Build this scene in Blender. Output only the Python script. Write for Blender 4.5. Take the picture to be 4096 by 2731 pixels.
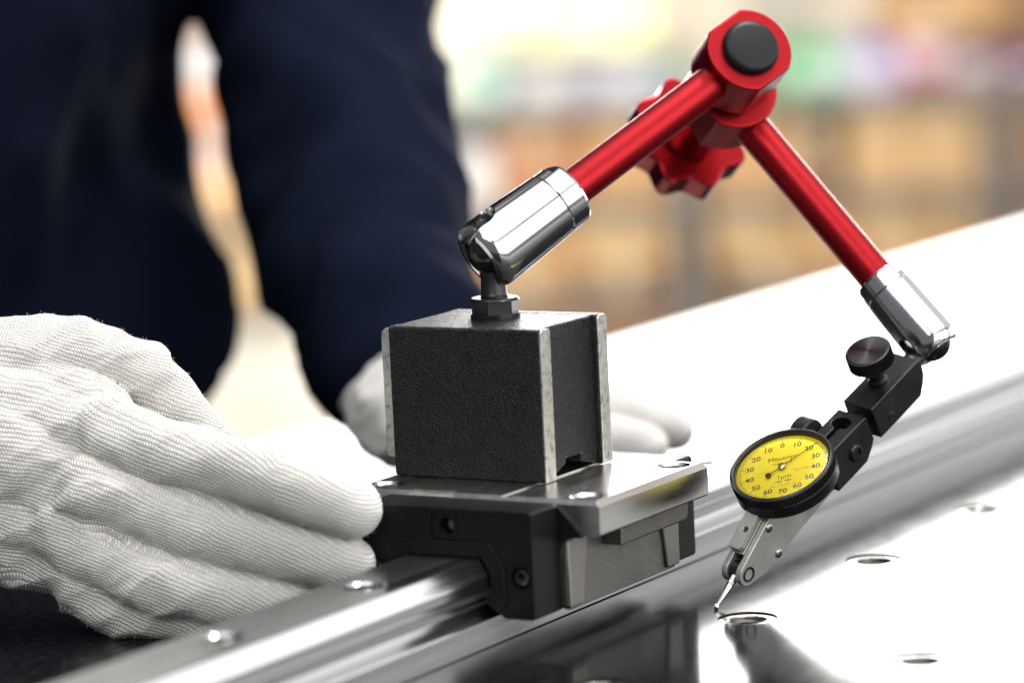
import bpy, bmesh, math, random
import numpy as np
from mathutils import Vector, Matrix
random.seed(7)
for o in list(bpy.data.objects): bpy.data.objects.remove(o, do_unlink=True)
scene = bpy.context.scene
COL = scene.collection
S = 0.001                                   # everything below is written in millimetres

# ------------------------------------------------------------------ camera
FPX, PW, PH = 13448.5, 4096.0, 2731.0       # focal length in photo pixels, photo size
C = np.array([599.73, -1012.785, 252.213])
YAW, PITCH, ROLL = -0.53824426, -0.13202203, -0.04764817
fw = np.array([math.sin(YAW)*math.cos(PITCH), math.cos(YAW)*math.cos(PITCH), math.sin(PITCH)])
r0 = np.cross(fw, [0, 0, 1]); r0 /= np.linalg.norm(r0); u0 = np.cross(r0, fw)
CR = math.cos(ROLL)*r0 + math.sin(ROLL)*u0
CU = -math.sin(ROLL)*r0 + math.cos(ROLL)*u0
def ray(x, y): return fw + CR*(x-PW/2)/FPX - CU*(y-PH/2)/FPX
def atd(x, y, d): return C + ray(x, y)*d                    # point on a pixel's ray at a depth
def atz(x, y, z=0.0): r = ray(x, y); return C + r*(z-C[2])/r[2]   # where the ray meets a height
cam = bpy.data.cameras.new('camera'); cam_o = bpy.data.objects.new('camera', cam); COL.objects.link(cam_o)
m = Matrix.Identity(4)
for i in range(3):
    m[i][0], m[i][1], m[i][2], m[i][3] = CR[i], CU[i], -fw[i], C[i]*S
cam_o.matrix_world = m
cam.sensor_width = 36; cam.lens = 36*FPX/PW
cam.clip_start = 0.05; cam.clip_end = 100
cam.dof.use_dof = True; cam.dof.focus_distance = 1.198; cam.dof.aperture_fstop = cam.lens/25.0
cam.dof.aperture_blades = 9
scene.camera = cam_o
scene.render.resolution_x, scene.render.resolution_y = 1024, 682

# ------------------------------------------------------------------ light
world = bpy.data.worlds.new('World'); scene.world = world; world.use_nodes = True
bgn = world.node_tree.nodes['Background']
bgn.inputs[0].default_value = (0.93, 0.96, 1.0, 1); bgn.inputs[1].default_value = 0.16
def area(name, loc, target, sx, sy, power, col=(1, 1, 1)):
    l = bpy.data.lights.new(name, 'AREA'); l.shape = 'RECTANGLE'; l.size = sx; l.size_y = sy
    l.energy = power; l.color = col
    o = bpy.data.objects.new(name, l); COL.objects.link(o); o.location = loc
    d = Vector(target)-Vector(loc); o.rotation_euler = d.to_track_quat('-Z', 'Y').to_euler()
    return o
area('ceiling_or_fill_lamp', (0.30, 0.45, 1.7), (-0.1, 0, 0), 0.8, 0.30, 28, (1, 0.99, 0.97))
area('ceiling_fill_panel', (0.75, -0.3, 2.1), (0.75, -0.3, 0), 2.9, 3.2, 40, (1, 0.995, 0.985))
area('side_panel', (2.4, -0.35, 0.85), (0, 0, 0.10), 3.2, 1.7, 52, (1, 0.99, 0.98))
area('ceiling_or_fill_lamp', (0.3, -1.9, 1.7), (-0.1, 0, 0.05), 1.4, 0.5, 16, (0.98, 0.99, 1))
area('ceiling_or_fill_lamp', (-2.4, 4.9, 2.3), (-3.3, 6.3, -0.3), 3.0, 1.0, 66, (1, 0.90, 0.78))
area('ceiling_or_fill_lamp', (-3.02, 3.82, 0.9), (-3.74, 5.02, -0.75), 1.4, 0.4, 37, (1, 0.95, 0.86))  # low fill lamp, added to brighten the white blocks in the left bay
area('ceiling_fill_panel', (1.6, 3.3, 2.4), (1.2, 2.0, 0), 3.0, 2.6, 12, (1, 0.995, 0.985))  # second overhead panel, added to brighten the rail chamfers
vs = scene.view_settings
vs.view_transform = 'Standard'; vs.look = 'None'; vs.exposure = 0.42; vs.gamma = 1.0; vs.use_curve_mapping = False
scene.render.engine = 'CYCLES'
scene.cycles.max_bounces = 8

# ------------------------------------------------------------------ materials
def mat(name, col=(.5, .5, .5), rough=.5, metal=0.0, **k):
    M = bpy.data.materials.new(name); M.use_nodes = True
    b = M.node_tree.nodes['Principled BSDF']
    b.inputs['Base Color'].default_value = (*col, 1); b.inputs['Roughness'].default_value = rough
    b.inputs['Metallic'].default_value = metal
    for kk, v in k.items(): b.inputs[kk.replace('_', ' ')].default_value = v
    return M
def N_(M, t, **k):
    n = M.node_tree.nodes.new(t)
    for a, v in k.items(): setattr(n, a, v)
    return n
def lk(M, a, b): M.node_tree.links.new(a, b)
def pb(M): return M.node_tree.nodes['Principled BSDF']
def coords(M, scale=(1, 1, 1), kind='Object'):
    tc = N_(M, 'ShaderNodeTexCoord'); mp = N_(M, 'ShaderNodeMapping'); mp.inputs['Scale'].default_value = scale
    lk(M, tc.outputs[kind], mp.inputs['Vector']); return mp.outputs[0]
def noise(M, vec, scale, detail=3, rough=.5):
    n = N_(M, 'ShaderNodeTexNoise'); n.inputs['Scale'].default_value = scale; n.inputs['Detail'].default_value = detail
    n.inputs['Roughness'].default_value = rough; lk(M, vec, n.inputs['Vector']); return n.outputs['Fac']
def rng(M, fac, a, b, c, d):
    n = N_(M, 'ShaderNodeMapRange'); lk(M, fac, n.inputs[0])
    for i, v in enumerate((a, b, c, d)): n.inputs[i+1].default_value = v
    return n.outputs[0]
def ramp(M, fac, stops):
    n = N_(M, 'ShaderNodeValToRGB'); cr = n.color_ramp
    while len(cr.elements) < len(stops): cr.elements.new(.5)
    for e, (p, c) in zip(cr.elements, stops): e.position = p; e.color = (*c, 1)
    lk(M, fac, n.inputs[0]); return n.outputs[0]
def bump(M, h, dist, strength=1.0, after=None):
    n = N_(M, 'ShaderNodeBump'); n.inputs['Distance'].default_value = dist; n.inputs['Strength'].default_value = strength
    lk(M, h, n.inputs['Height'])
    if after: lk(M, after, n.inputs['Normal'])
    lk(M, n.outputs[0], pb(M).inputs['Normal']); return n.outputs[0]
def rough_from(M, f): lk(M, f, pb(M).inputs['Roughness'])
def col_from(M, c): lk(M, c, pb(M).inputs['Base Color'])

def worn(name, col, rough, metal, spread=.12, scale=60, stretch=(1, 1, 1), bmp=0.0, bscale=400, **k):
    M = mat(name, col, rough, metal, **k); v = coords(M, stretch)
    f = noise(M, v, scale, 5, .6)
    rough_from(M, rng(M, f, .3, .7, max(.02, rough-spread), rough+spread))
    c2 = tuple(x*.72 for x in col)
    col_from(M, ramp(M, noise(M, v, scale*.37, 4), [(.35, c2), (.6, col)]))
    if bmp: bump(M, noise(M, v, bscale, 2), bmp)
    return M
# polished granite: dark with pale mineral flecks and a faint ground relief
GRANITE = mat('granite', (.02, .02, .022), .15, IOR=1.2)
v = coords(GRANITE)
fl = N_(GRANITE, 'ShaderNodeTexVoronoi'); fl.inputs['Scale'].default_value = 620; lk(GRANITE, v, fl.inputs['Vector'])
n1 = noise(GRANITE, v, 260, 4, .7); n2 = noise(GRANITE, v, 900, 3, .7)
mx = N_(GRANITE, 'ShaderNodeMix', data_type='RGBA')
lk(GRANITE, ramp(GRANITE, n1, [(.40, (.0035, .0035, .004)), (.62, (.009, .0095, .0105)), (.80, (.028, .029, .031))]), mx.inputs[6])
mx.inputs[7].default_value = (.15, .155, .16, 1)
lk(GRANITE, rng(GRANITE, n2, .69, .75, 0, .8), mx.inputs[0])
col_from(GRANITE, mx.outputs[2])
rough_from(GRANITE, rng(GRANITE, noise(GRANITE, coords(GRANITE, (1, .35, 1)), 60, 8, .75), .32, .70, .08, .17))
bump(GRANITE, noise(GRANITE, v, 1400, 2), .00002, .5)
RAIL = worn('rail_steel', (.70, .70, .71), .20, 1, .06, 8, (60, .6, 60), .00001, 60)
GROUND = worn('ground_steel', (.66, .65, .62), .24, 1, .04, 25, (8, 1, 8), .00003, 500)
BLAST = worn('blasted_steel', (.19, .183, .17), .5, 1, .08, 90, (1, 1, 1), .00012, 900)
RIB = worn('satin_rib_steel', (.27, .26, .24), .42, 1, .06, 90, (1, 1, 1), .00004, 900)
POLISH = mat('polished_bore', (.8, .8, .8), .10, 1)
CHROME = worn('polished_chrome', (.74, .75, .765), .13, 1, .03, 45, (1, 1, 1), .000004, 900)
RED = mat('red_anodised', (.27, .0042, .0082), .36, .80)
rough_from(RED, rng(RED, noise(RED, coords(RED), 300, 3), .3, .7, .33, .39))
REDK = mat('red_anodised_knob', (.25, .004, .008), .26, .84)
BLK = worn('black_oxide', (.010, .0098, .010), .36, .2, .10, 120, (1, 1, 1), .00002, 1500)
BLKG = worn('black_gloss', (.012, .012, .013), .20, .0, .06, 120)
CAPP = worn('black_satin_cap', (.006, .0068, .0082), .42, 0, .04, 150, Specular_IOR_Level=.2)
PLAST = worn('black_plastic', (.0055, .006, .007), .42, 0, .08, 70, (1, 1, 1), .00004, 700, Specular_IOR_Level=.16)
PAINT = mat('black_crackle_paint', (.012, .012, .013), .42, Specular_IOR_Level=.24)
v = coords(PAINT)
pv = N_(PAINT, 'ShaderNodeTexVoronoi', feature='SMOOTH_F1'); pv.inputs['Scale'].default_value = 2100; pv.inputs['Randomness'].default_value = 1; lk(PAINT, v, pv.inputs['Vector'])
bump(PAINT, pv.outputs['Distance'], .0008, 1.0)
col_from(PAINT, ramp(PAINT, noise(PAINT, v, 240, 4), [(.3, (.0035, .0035, .004)), (.75, (.010, .010, .0108))]))
rough_from(PAINT, rng(PAINT, noise(PAINT, v, 600, 2), .3, .7, .26, .45))
bvn = N_(PAINT, 'ShaderNodeBevel', samples=6); bvn.inputs[0].default_value = .0009
geo = N_(PAINT, 'ShaderNodeNewGeometry'); dt = N_(PAINT, 'ShaderNodeVectorMath', operation='DOT_PRODUCT')
lk(PAINT, bvn.outputs[0], dt.inputs[0]); lk(PAINT, geo.outputs['Normal'], dt.inputs[1])
wr_ = N_(PAINT, 'ShaderNodeMath', operation='MULTIPLY'); lk(PAINT, rng(PAINT, dt.outputs['Value'], .995, .93, 0, 1), wr_.inputs[0]); lk(PAINT, rng(PAINT, noise(PAINT, v, 420, 4, .7), .50, .60, 0, 1), wr_.inputs[1])
mxp = N_(PAINT, 'ShaderNodeMix', data_type='RGBA'); lk(PAINT, wr_.outputs[0], mxp.inputs[0])
lk(PAINT, pb(PAINT).inputs['Base Color'].links[0].from_socket, mxp.inputs[6]); mxp.inputs[7].default_value = (.38, .37, .35, 1)
col_from(PAINT, mxp.outputs[2])
BARE = mat('bare_ground_steel', (.52, .50, .47), .42, .85)
v = coords(BARE)
col_from(BARE, ramp(BARE, noise(BARE, v, 330, 6, .75), [(.34, (.10, .095, .09)), (.45, (.42, .405, .38)), (.7, (.60, .585, .56))]))
bump(BARE, noise(BARE, v, 800, 3), .0001)
SATIN = worn('satin_grey_metal', (.44, .43, .405), .44, .75, .08, 120, (1, 1, 1), .00005, 2500)
NICKEL = worn('bright_steel', (.46, .445, .415), .22, 1, .06, 200)
BORE = worn('dark_thread_steel', (.16, .15, .14), .4, 1, .1, 200)  # darker steel for the insert threads
TURNED = mat('turned_black_steel', (.11, .105, .11), .26, 1); pb(TURNED).inputs['Anisotropic'].default_value = .75
tg = N_(TURNED, 'ShaderNodeTangent'); tg.direction_type = 'RADIAL'; tg.axis = 'Z'; lk(TURNED, tg.outputs[0], pb(TURNED).inputs['Tangent'])
YEL = mat('yellow_dial', (.80, .655, .03), .45)
INK = mat('black_ink', (.02, .018, .015), .6)
INKG = mat('grey_ink', (.36, .34, .26), .6)
INKF = mat('faint_ink', (.55, .48, .12), .6)
# thin clear crystal: reflects by Fresnel, otherwise clear
GLASS = bpy.data.materials.new('watch_crystal'); GLASS.use_nodes = True
nt = GLASS.node_tree; nt.nodes.clear()
o_ = nt.nodes.new('ShaderNodeOutputMaterial'); t_ = nt.nodes.new('ShaderNodeBsdfTransparent'); g_ = nt.nodes.new('ShaderNodeBsdfGlossy')
f_ = nt.nodes.new('ShaderNodeFresnel'); x_ = nt.nodes.new('ShaderNodeMixShader'); f_.inputs[0].default_value = 1.45
g_.inputs['Roughness'].default_value = .03
nt.links.new(f_.outputs[0], x_.inputs[0]); nt.links.new(t_.outputs[0], x_.inputs[1]); nt.links.new(g_.outputs[0], x_.inputs[2]); nt.links.new(x_.outputs[0], o_.inputs[0])
# knitted cotton: wales run along v, stitches along u (both in mm, stored on the mesh)
def knit(name, col):
    M = mat(name, col, .92, 0); b = pb(M); b.inputs['Sheen Weight'].default_value = .25
    au = N_(M, 'ShaderNodeAttribute', attribute_name='ku'); av = N_(M, 'ShaderNodeAttribute', attribute_name='kv')
    def mt(op, a, bb=None, **k):
        n = N_(M, 'ShaderNodeMath', operation=op)
        for i, q in enumerate((a, bb)):
            if q is None: continue
            if isinstance(q, (int, float)): n.inputs[i].default_value = q
            else: lk(M, q, n.inputs[i])
        return n.outputs[0]
    vv = coords(M)
    wob = mt('ADD', mt('MULTIPLY', mt('SUBTRACT', noise(M, vv, 240, 2), .5), 1.3), mt('MULTIPLY', mt('SUBTRACT', noise(M, vv, 45, 2), .5), 9.0))
    ph = mt('ADD', mt('MULTIPLY', av.outputs['Fac'], math.pi/1.42), wob)
    wale = mt('POWER', mt('ABSOLUTE', mt('SINE', ph)), .7)
    row = mt('ADD', mt('MULTIPLY', au.outputs['Fac'], 2*math.pi/1.05), mt('MULTIPLY', mt('COSINE', mt('MULTIPLY', ph, 2)), 1.4))
    st = mt('ADD', mt('MULTIPLY', mt('SINE', row), .42), .60)
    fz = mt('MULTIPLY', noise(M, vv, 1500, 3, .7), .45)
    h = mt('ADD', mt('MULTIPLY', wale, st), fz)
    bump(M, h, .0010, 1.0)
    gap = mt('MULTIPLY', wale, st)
    col_from(M, ramp(M, gap, [(.05, tuple(c*.50 for c in col)), (.45, col), (1, tuple(min(1, c*1.03) for c in col))]))  # shade between the stitches painted into the yarn colour
    return M
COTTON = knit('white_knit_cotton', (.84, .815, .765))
NAVY = mat('navy_cloth', (.0032, .0052, .0130), .9); pb(NAVY).inputs['Sheen Weight'].default_value = .0; pb(NAVY).inputs['Specular IOR Level'].default_value = .04
v = coords(NAVY); bump(NAVY, noise(NAVY, v, 900, 2), .0002)
SKIN = mat('skin', (.55, .36, .27), .5); HAIR = mat('black_hair', (.015, .013, .012), .5)
FLOOR = worn('painted_floor', (.62, .61, .58), .22, 0, .06, 3)
PANEL = worn('brown_back_panel', (.34, .25, .18), .7, 0, .1, 6)
STEELG = worn('grey_rack_paint', (.26, .235, .215), .5, 0, .1, 20)
def emis(name, col, s):
    M = bpy.data.materials.new(name); M.use_nodes = True; n = M.node_tree.nodes; n.clear()
    e = n.new('ShaderNodeEmission'); e.inputs[0].default_value = (*col, 1); e.inputs[1].default_value = s
    q = n.new('ShaderNodeOutputMaterial'); M.node_tree.links.new(e.outputs[0], q.inputs[0]); return M
DAY = emis('daylight_pane', (1, .985, .955), 9.5)
SIDEFILL = emis('side_fill_pane', (1, .99, .97), 1.7)

# ------------------------------------------------------------------ mesh helpers (all in mm)
V = lambda *a: np.array(a, float)
def nrm(a): a = np.asarray(a, float); return a/np.linalg.norm(a)
def perp(d):
    d = nrm(d); a = V(0, 0, 1) if abs(d[2]) < .9 else V(1, 0, 0)
    x = nrm(np.cross(a, d)); return x, np.cross(d, x)
def obj(name, bm, material, parent=None, bevel=0, seg=2, smooth=35, label=None, kind=None):
    """link a bmesh (world mm) as one object; a child is stored relative to its root"""
    off = V(0, 0, 0); p = parent
    while p is not None:
        off += np.array(p.get('_o', (0, 0, 0)), float); p = p.parent
    base = V(0, 0, 0)
    if parent is None:
        vs_ = np.array([q.co for q in bm.verts]); base = V(*vs_[:, :2].mean(0), vs_[:, 2].min())
    for q in bm.verts: q.co = (Vector(q.co)-Vector(off)-Vector(base))*S
    bmesh.ops.recalc_face_normals(bm, faces=bm.faces)
    me = bpy.data.meshes.new(name); bm.to_mesh(me); bm.free()
    me.materials.append(material)
    o = bpy.data.objects.new(name, me); COL.objects.link(o)
    if parent is None: o.location = base*S; o['_o'] = [float(c) for c in base]
    else: o.parent = parent; o['_o'] = (0., 0., 0.)
    if bevel:
        b = o.modifiers.new('bevel', 'BEVEL'); b.width = bevel*S; b.segments = seg; b.limit_method = 'ANGLE'; b.angle_limit = math.radians(40)
        b.harden_normals = True
    if smooth:
        for q in me.polygons: q.use_smooth = True
        me.set_sharp_from_angle(angle=math.radians(smooth))
    if label: o['label'] = label
    if kind: o['kind'] = kind
    return o
def thing(name, label, cat, loc, group=None):
    o = bpy.data.objects.new(name, None); COL.objects.link(o); o.empty_display_size = .01
    o.location = np.array(loc, float)*S; o['_o'] = [float(c) for c in loc]
    o['label'] = label; o['category'] = cat
    if group: o['group'] = group
    return o
def tag(o, label, cat, group=None):
    o['label'] = label; o['category'] = cat
    if group: o['group'] = group
    return o
def box(x0, x1, y0, y1, z0, z1, bm=None):
    bm = bm or bmesh.new()
    vv = [bm.verts.new(p) for p in [(x0, y0, z0), (x1, y0, z0), (x1, y1, z0), (x0, y1, z0), (x0, y0, z1), (x1, y0, z1), (x1, y1, z1), (x0, y1, z1)]]
    for f in [(0, 3, 2, 1), (4, 5, 6, 7), (0, 1, 5, 4), (1, 2, 6, 5), (2, 3, 7, 6), (3, 0, 4, 7)]: bm.faces.new([vv[i] for i in f])
    return bm
def prism(pts, o, ex, ey, ez, t0, t1, bm=None):
    """polygon pts (in ex,ey) swept along ez from t0 to t1"""
    bm = bm or bmesh.new(); o = np.array(o, float)
    A = [bm.verts.new(o+ex*x+ey*y+ez*t0) for x, y in pts]; Bv = [bm.verts.new(o+ex*x+ey*y+ez*t1) for x, y in pts]
    n = len(pts); bm.faces.new(A[::-1]); bm.faces.new(Bv)
    for i in range(n): bm.faces.new([A[i], A[(i+1) % n], Bv[(i+1) % n], Bv[i]])
    return bm
def lathe(prof, o, d, seg=48, bm=None, xdir=None):
    """profile [(radius, height)] turned about axis d from point o; r=0 ends close it"""
    bm = bm or bmesh.new(); o = np.array(o, float); d = nrm(d)
    if xdir is None: x, y = perp(d)
    else: x = nrm(np.array(xdir)-d*np.dot(xdir, d)); y = np.cross(d, x)
    rings = []
    for r, h in prof:
        if r <= 1e-6: rings.append([bm.verts.new(o+d*h)])
        else: rings.append([bm.verts.new(o+d*h+(x*math.cos(2*math.pi*k/seg)+y*math.sin(2*math.pi*k/seg))*r) for k in range(seg)])
    for a, b in zip(rings, rings[1:]):
        for k in range(seg):
            k2 = (k+1) % seg
            if len(a) == 1 and len(b) == 1: continue
            if len(a) == 1: bm.faces.new([a[0], b[k], b[k2]])
            elif len(b) == 1: bm.faces.new([a[k], a[k2], b[0]])
            else: bm.faces.new([a[k], a[k2], b[k2], b[k]])
    if len(rings[0]) > 1 and len(rings[-1]) > 1 and prof[0] == prof[-1]:
        pass
    return bm
def cyl(r, o, d, h0, h1, ch=.3, seg=48, bm=None):
    return lathe([(0, h0), (r-ch, h0), (r, h0+ch), (r, h1-ch), (r-ch, h1), (0, h1)], o, d, seg, bm)
def sphere(r, o, seg=40, bm=None):
    return lathe([(0 if k in (0, 20) else r*math.sin(math.pi*k/20), -r*math.cos(math.pi*k/20)) for k in range(21)], o, V(0, 0, 1), seg, bm)
def cut(o, bm, root=None):
    """boolean-subtract bm (world mm) from object o, before any parent moves"""
    off = V(0, 0, 0); p = o
    while p is not None:
        off += np.array(p.get('_o', (0, 0, 0)), float); p = p.parent
    for q in bm.verts: q.co = (Vector(q.co)-Vector(off))*S
    bmesh.ops.recalc_face_normals(bm, faces=bm.faces)
    me = bpy.data.meshes.new('cut'); bm.to_mesh(me); bm.free()
    if len(o.data.materials): me.materials.append(o.data.materials[0])
    c = bpy.data.objects.new('cut', me); COL.objects.link(c)
    t = bpy.data.objects.new('tmp', o.data.copy()); COL.objects.link(t)
    md = t.modifiers.new('b', 'BOOLEAN'); md.operation = 'DIFFERENCE'; md.object = c; md.solver = 'EXACT'; md.use_self = True
    dg = bpy.context.evaluated_depsgraph_get()
    nm = bpy.data.meshes.new_from_object(t.evaluated_get(dg)); nm.name = o.name
    o.data = nm
    bpy.data.objects.remove(t); bpy.data.objects.remove(c)
    for q in nm.polygons: q.use_smooth = True
    nm.set_sharp_from_angle(angle=math.radians(24))
def inst(src, name, parent, loc=None):
    o = bpy.data.objects.new(name, src.data); COL.objects.link(o); o.parent = parent
    return o

X3, Y3, Z3 = V(1, 0, 0), V(0, 1, 0), V(0, 0, 1)

# ================================================================== setting
bm = box(-9000, 6000, -3000, 15000, -960, -860)
fl_ = obj('floor', bm, FLOOR, smooth=0); fl_['kind'] = 'structure'
G = nrm(V(fw[0], fw[1], 0)); GR = V(G[1], -G[0], 0)          # level forward and right of the view
def bgp(px, py, D):                                          # pixel on a vertical plane at level distance D
    r = ray(px, py); return C + r*(D/np.dot(r, G))
# the daylit window wall far behind
wc = C + G*12200 + GR*300
win = thing('window_or_fill_wall', 'wide bright daylit window wall far behind the shelves', 'window', (wc[0], wc[1], -860))
for k in range(9):
    x0 = -6300+k*1400
    b_ = bmesh.new(); prism([(x0+20, 40), (x0+1380, 40), (x0+1380, 4400), (x0+20, 4400)], (wc[0], wc[1], -860), GR, Z3, -G, -6, 0, b_)
    obj('pane', b_, DAY, win, smooth=0)
for k in range(10):
    x0 = -6300+k*1400
    b_ = bmesh.new(); prism([(x0-16, 0), (x0+16, 0), (x0+16, 4440), (x0-16, 4440)], (wc[0], wc[1], -860), GR, Z3, -G, -30, 30, b_)
    obj('mullion', b_, STEELG, win, smooth=0)

sc = C + G*7000 + GR*6600  # unseen wall of glowing panes, added to brighten the rail sides
sw = thing('window_or_fill_wall', 'unseen bright fill wall added off to the right of the table to light the rail', 'window', (sc[0], sc[1], -860))
for k in range(6):
    x0 = -5600+k*1800
    obj('pane', prism([(x0+20, 700), (x0+1780, 700), (x0+1780, 4000), (x0+20, 4000)], (sc[0], sc[1], -860), G, Z3, GR, 0, 6), SIDEFILL, sw, smooth=0)
    obj('mullion', prism([(x0-16, 680), (x0+16, 680), (x0+16, 4020), (x0-16, 4020)], (sc[0], sc[1], -860), G, Z3, GR, -30, 30), STEELG, sw, smooth=0)
# granite table --------------------------------------------------------------
TX0, TX1, TY0, TY1 = -314, 620, -700, 2300
table = thing('granite_table', 'polished dark granite inspection table with threaded inserts', 'table', (0, 0, -200))
slab = obj('tabletop', box(TX0, TX1, TY0, TY1, -160, 0), GRANITE, table, smooth=0)
holes = [(80, y) for y in (-97, 8, 113.5, 218, 323, 428, 533)] + [(161.5, -30), (161.5, 180), (161.5, 390)] + \
        [tuple(atz(4031, 1440)[:2]), tuple(atz(4073, 1167)[:2]), tuple(atz(3779, 1524)[:2])]
cb = bmesh.new()
for x, y in holes: lathe([(0, -40), (10.4, -40), (10.4, 5), (0, 5)], (x, y, 0), Z3, 64, cb)
cut(slab, cb)
ins0 = None
for x, y in holes:
    if ins0 is None:
        ins0 = obj('threaded_insert', lathe([(10.3, -30), (10.3, -1.0), (9.9, -.6), (6.9, -.6), (6.5, -1.0), (6.5, -30), (10.3, -30)], (x, y, 0), Z3, 64), NICKEL, table, smooth=30)
        x0_, y0_ = x, y
        thr0 = obj('insert_thread', lathe([(6.48, -1.3)] + [(5.8 if k % 2 else 6.35, -2.0-k*.75) for k in range(24)] + [(0, -21)], (x, y, 0), Z3, 48), BORE, table, smooth=25)
    else:
        for sr in (ins0, thr0): o = inst(sr, sr.name.split('.')[0], table); o.location = ((x-x0_)*S, (y-y0_)*S, 0)
for x in (TX0+60, TX1-60):
    for y in (TY0+80, TY1-80):
        obj('leg', box(x-40, x+40, y-40, y+40, -860, -160), STEELG, table, bevel=3)

# ================================================================== linear guide
HR = 30
prof = [(-17, 0), (17, 0), (17, 9.6), (12.8, 13.4), (12.8, 16.6), (16.9, 20.4), (16.9, 24.2), (14.0, HR), ]
prof = prof + [(-x, z) for x, z in prof[::-1][:-2]]
rail = obj('linear_rail', prism(prof, (0, 0, .05), X3, Z3, Y3, -640, 1500), RAIL, smooth=12)
tag(rail, 'long polished steel profile rail running under the carriage', 'rail')
cb = bmesh.new()
for k in range(-6, 17):
    lathe([(0, HR-20), (4.5, HR-20), (4.5, HR-12), (7.0, HR-12), (7.0, HR+3), (0, HR+3)], (0, -110+80*k, 0), Z3, 40, cb)
cut(rail, cb)
rail.modifiers.new('bevel', 'BEVEL')
b = rail.modifiers['bevel']; b.width = .45*S; b.segments = 3; b.limit_method = 'ANGLE'; b.angle_limit = math.radians(20); b.harden_normals = True
for k in range(-3, 6):                                         # socket screws down in the counterbores
    if k in (1, 2): continue
    y = -110+80*k
    obj('counterbore_wall', lathe([(7.02, HR-.5), (6.6, HR-.9), (6.6, HR-11.8), (7.02, HR-11.8)], (0, y, 0), Z3, 48), POLISH, rail)
    s_ = obj('rail_screw', lathe([(0, HR-8.2), (3.2, HR-8.2), (3.2, HR-5.6), (5.6, HR-5.4), (6.1, HR-6.0), (6.1, HR-11.9), (0, HR-11.9)], (0, y, 0), Z3, 32), NICKEL, rail)

car = thing('guide_carriage', 'flanged steel guide carriage with black end caps on the rail', 'carriage', (0, 0, 8))
ZT = 48
# steel saddle: flange + body, extruded along the rail, then milled
sp = [(-50, 36.6), (-50, 46), (-48, ZT), (48, ZT), (50, 46), (50, 36.6), (49.3, 35.9), (40, 35.9), (37.0, 34.5), (34.2, 30.5), (33.4, 12), (31, 9), (21, 9), (18.6, 12),
      (15.0, 14.2), (15.0, 16.4), (18.6, 20), (18.6, 26.5), (17, 31.5), (-17, 31.5), (-18.6, 26.5), (-18.6, 20), (-15, 16.4), (-15, 14.2), (-18.6, 12), (-21, 9), (-31, 9), (-33.4, 12),
      (-34.2, 30.5), (-37, 34.5), (-40, 35.9), (-49.3, 35.9)]
saddle = obj('saddle', prism(sp, (0, 0, 0), X3, Z3, Y3, -40, 40), GROUND, car, smooth=25)
cb = bmesh.new()
for x in (-41, 41):
    for y in (-31, 31): lathe([(0, 20), (5.2, 20), (5.2, 46.9), (6.4, ZT+.1), (6.4, ZT+4), (0, ZT+4)], (x, y, 0), Z3, 48, cb)
for s in (-1, 1):                                              # chamfers of the flange ends
    for x in (-60, 60): pass
    prism([(s*37.9, ZT+.6), (s*41, ZT+.6), (s*41, ZT-2.6)], (0, 0, 0), Y3, Z3, X3, -60, 60, cb)
box(-26, -8, -45, -36.2, ZT-1.6, ZT+3, cb)
cut(saddle, cb)
cb = box(11.2, 15.2, -39, 60, ZT-.5, ZT+3)
cut(saddle, cb)
b = saddle.modifiers.new('bevel', 'BEVEL'); b.width = .3*S; b.segments = 2; b.limit_method = 'ANGLE'; b.angle_limit = math.radians(30); b.harden_normals = True
# blasted side walls with ribs and curved cutouts
for s in (-1, 1):
    sd = [(-39.9, 11), (-39.9, 34.3), (39.9, 34.3), (39.9, 11), (38, 9.4), (-38, 9.4)]
    obj('side_wall', prism(sd, (s*33.6, 0, 0), Y3, Z3, s*X3, 0, 2.6), BLAST, car, bevel=.5)
    arc = [(-39.9, 34.0), (-26.0, 34.0), (-27.0, 30), (-28.4, 24), (-29.8, 17), (-30.8, 10.5), (-39.9, 10.5)]
    obj('end_rib', prism(arc, (s*36.2, 0, 0), Y3, Z3, s*X3, 0, 1.3), RIB, car, bevel=1.0, seg=3)
    obj('end_rib', prism([(-y, z) for y, z in arc][::-1], (s*36.2, 0, 0), Y3, Z3, s*X3, 0, 1.3), RIB, car, bevel=1.0, seg=3)
    lg = [(-14, 35.85), (36, 35.85), (36, 29.6), (34, 27.6), (-14, 27.6)]
    obj('under_ledge', prism(lg, (s*36.2, 0, 0), Y3, Z3, s*X3, 0, 7.6), BLAST, car, bevel=.8)
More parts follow.
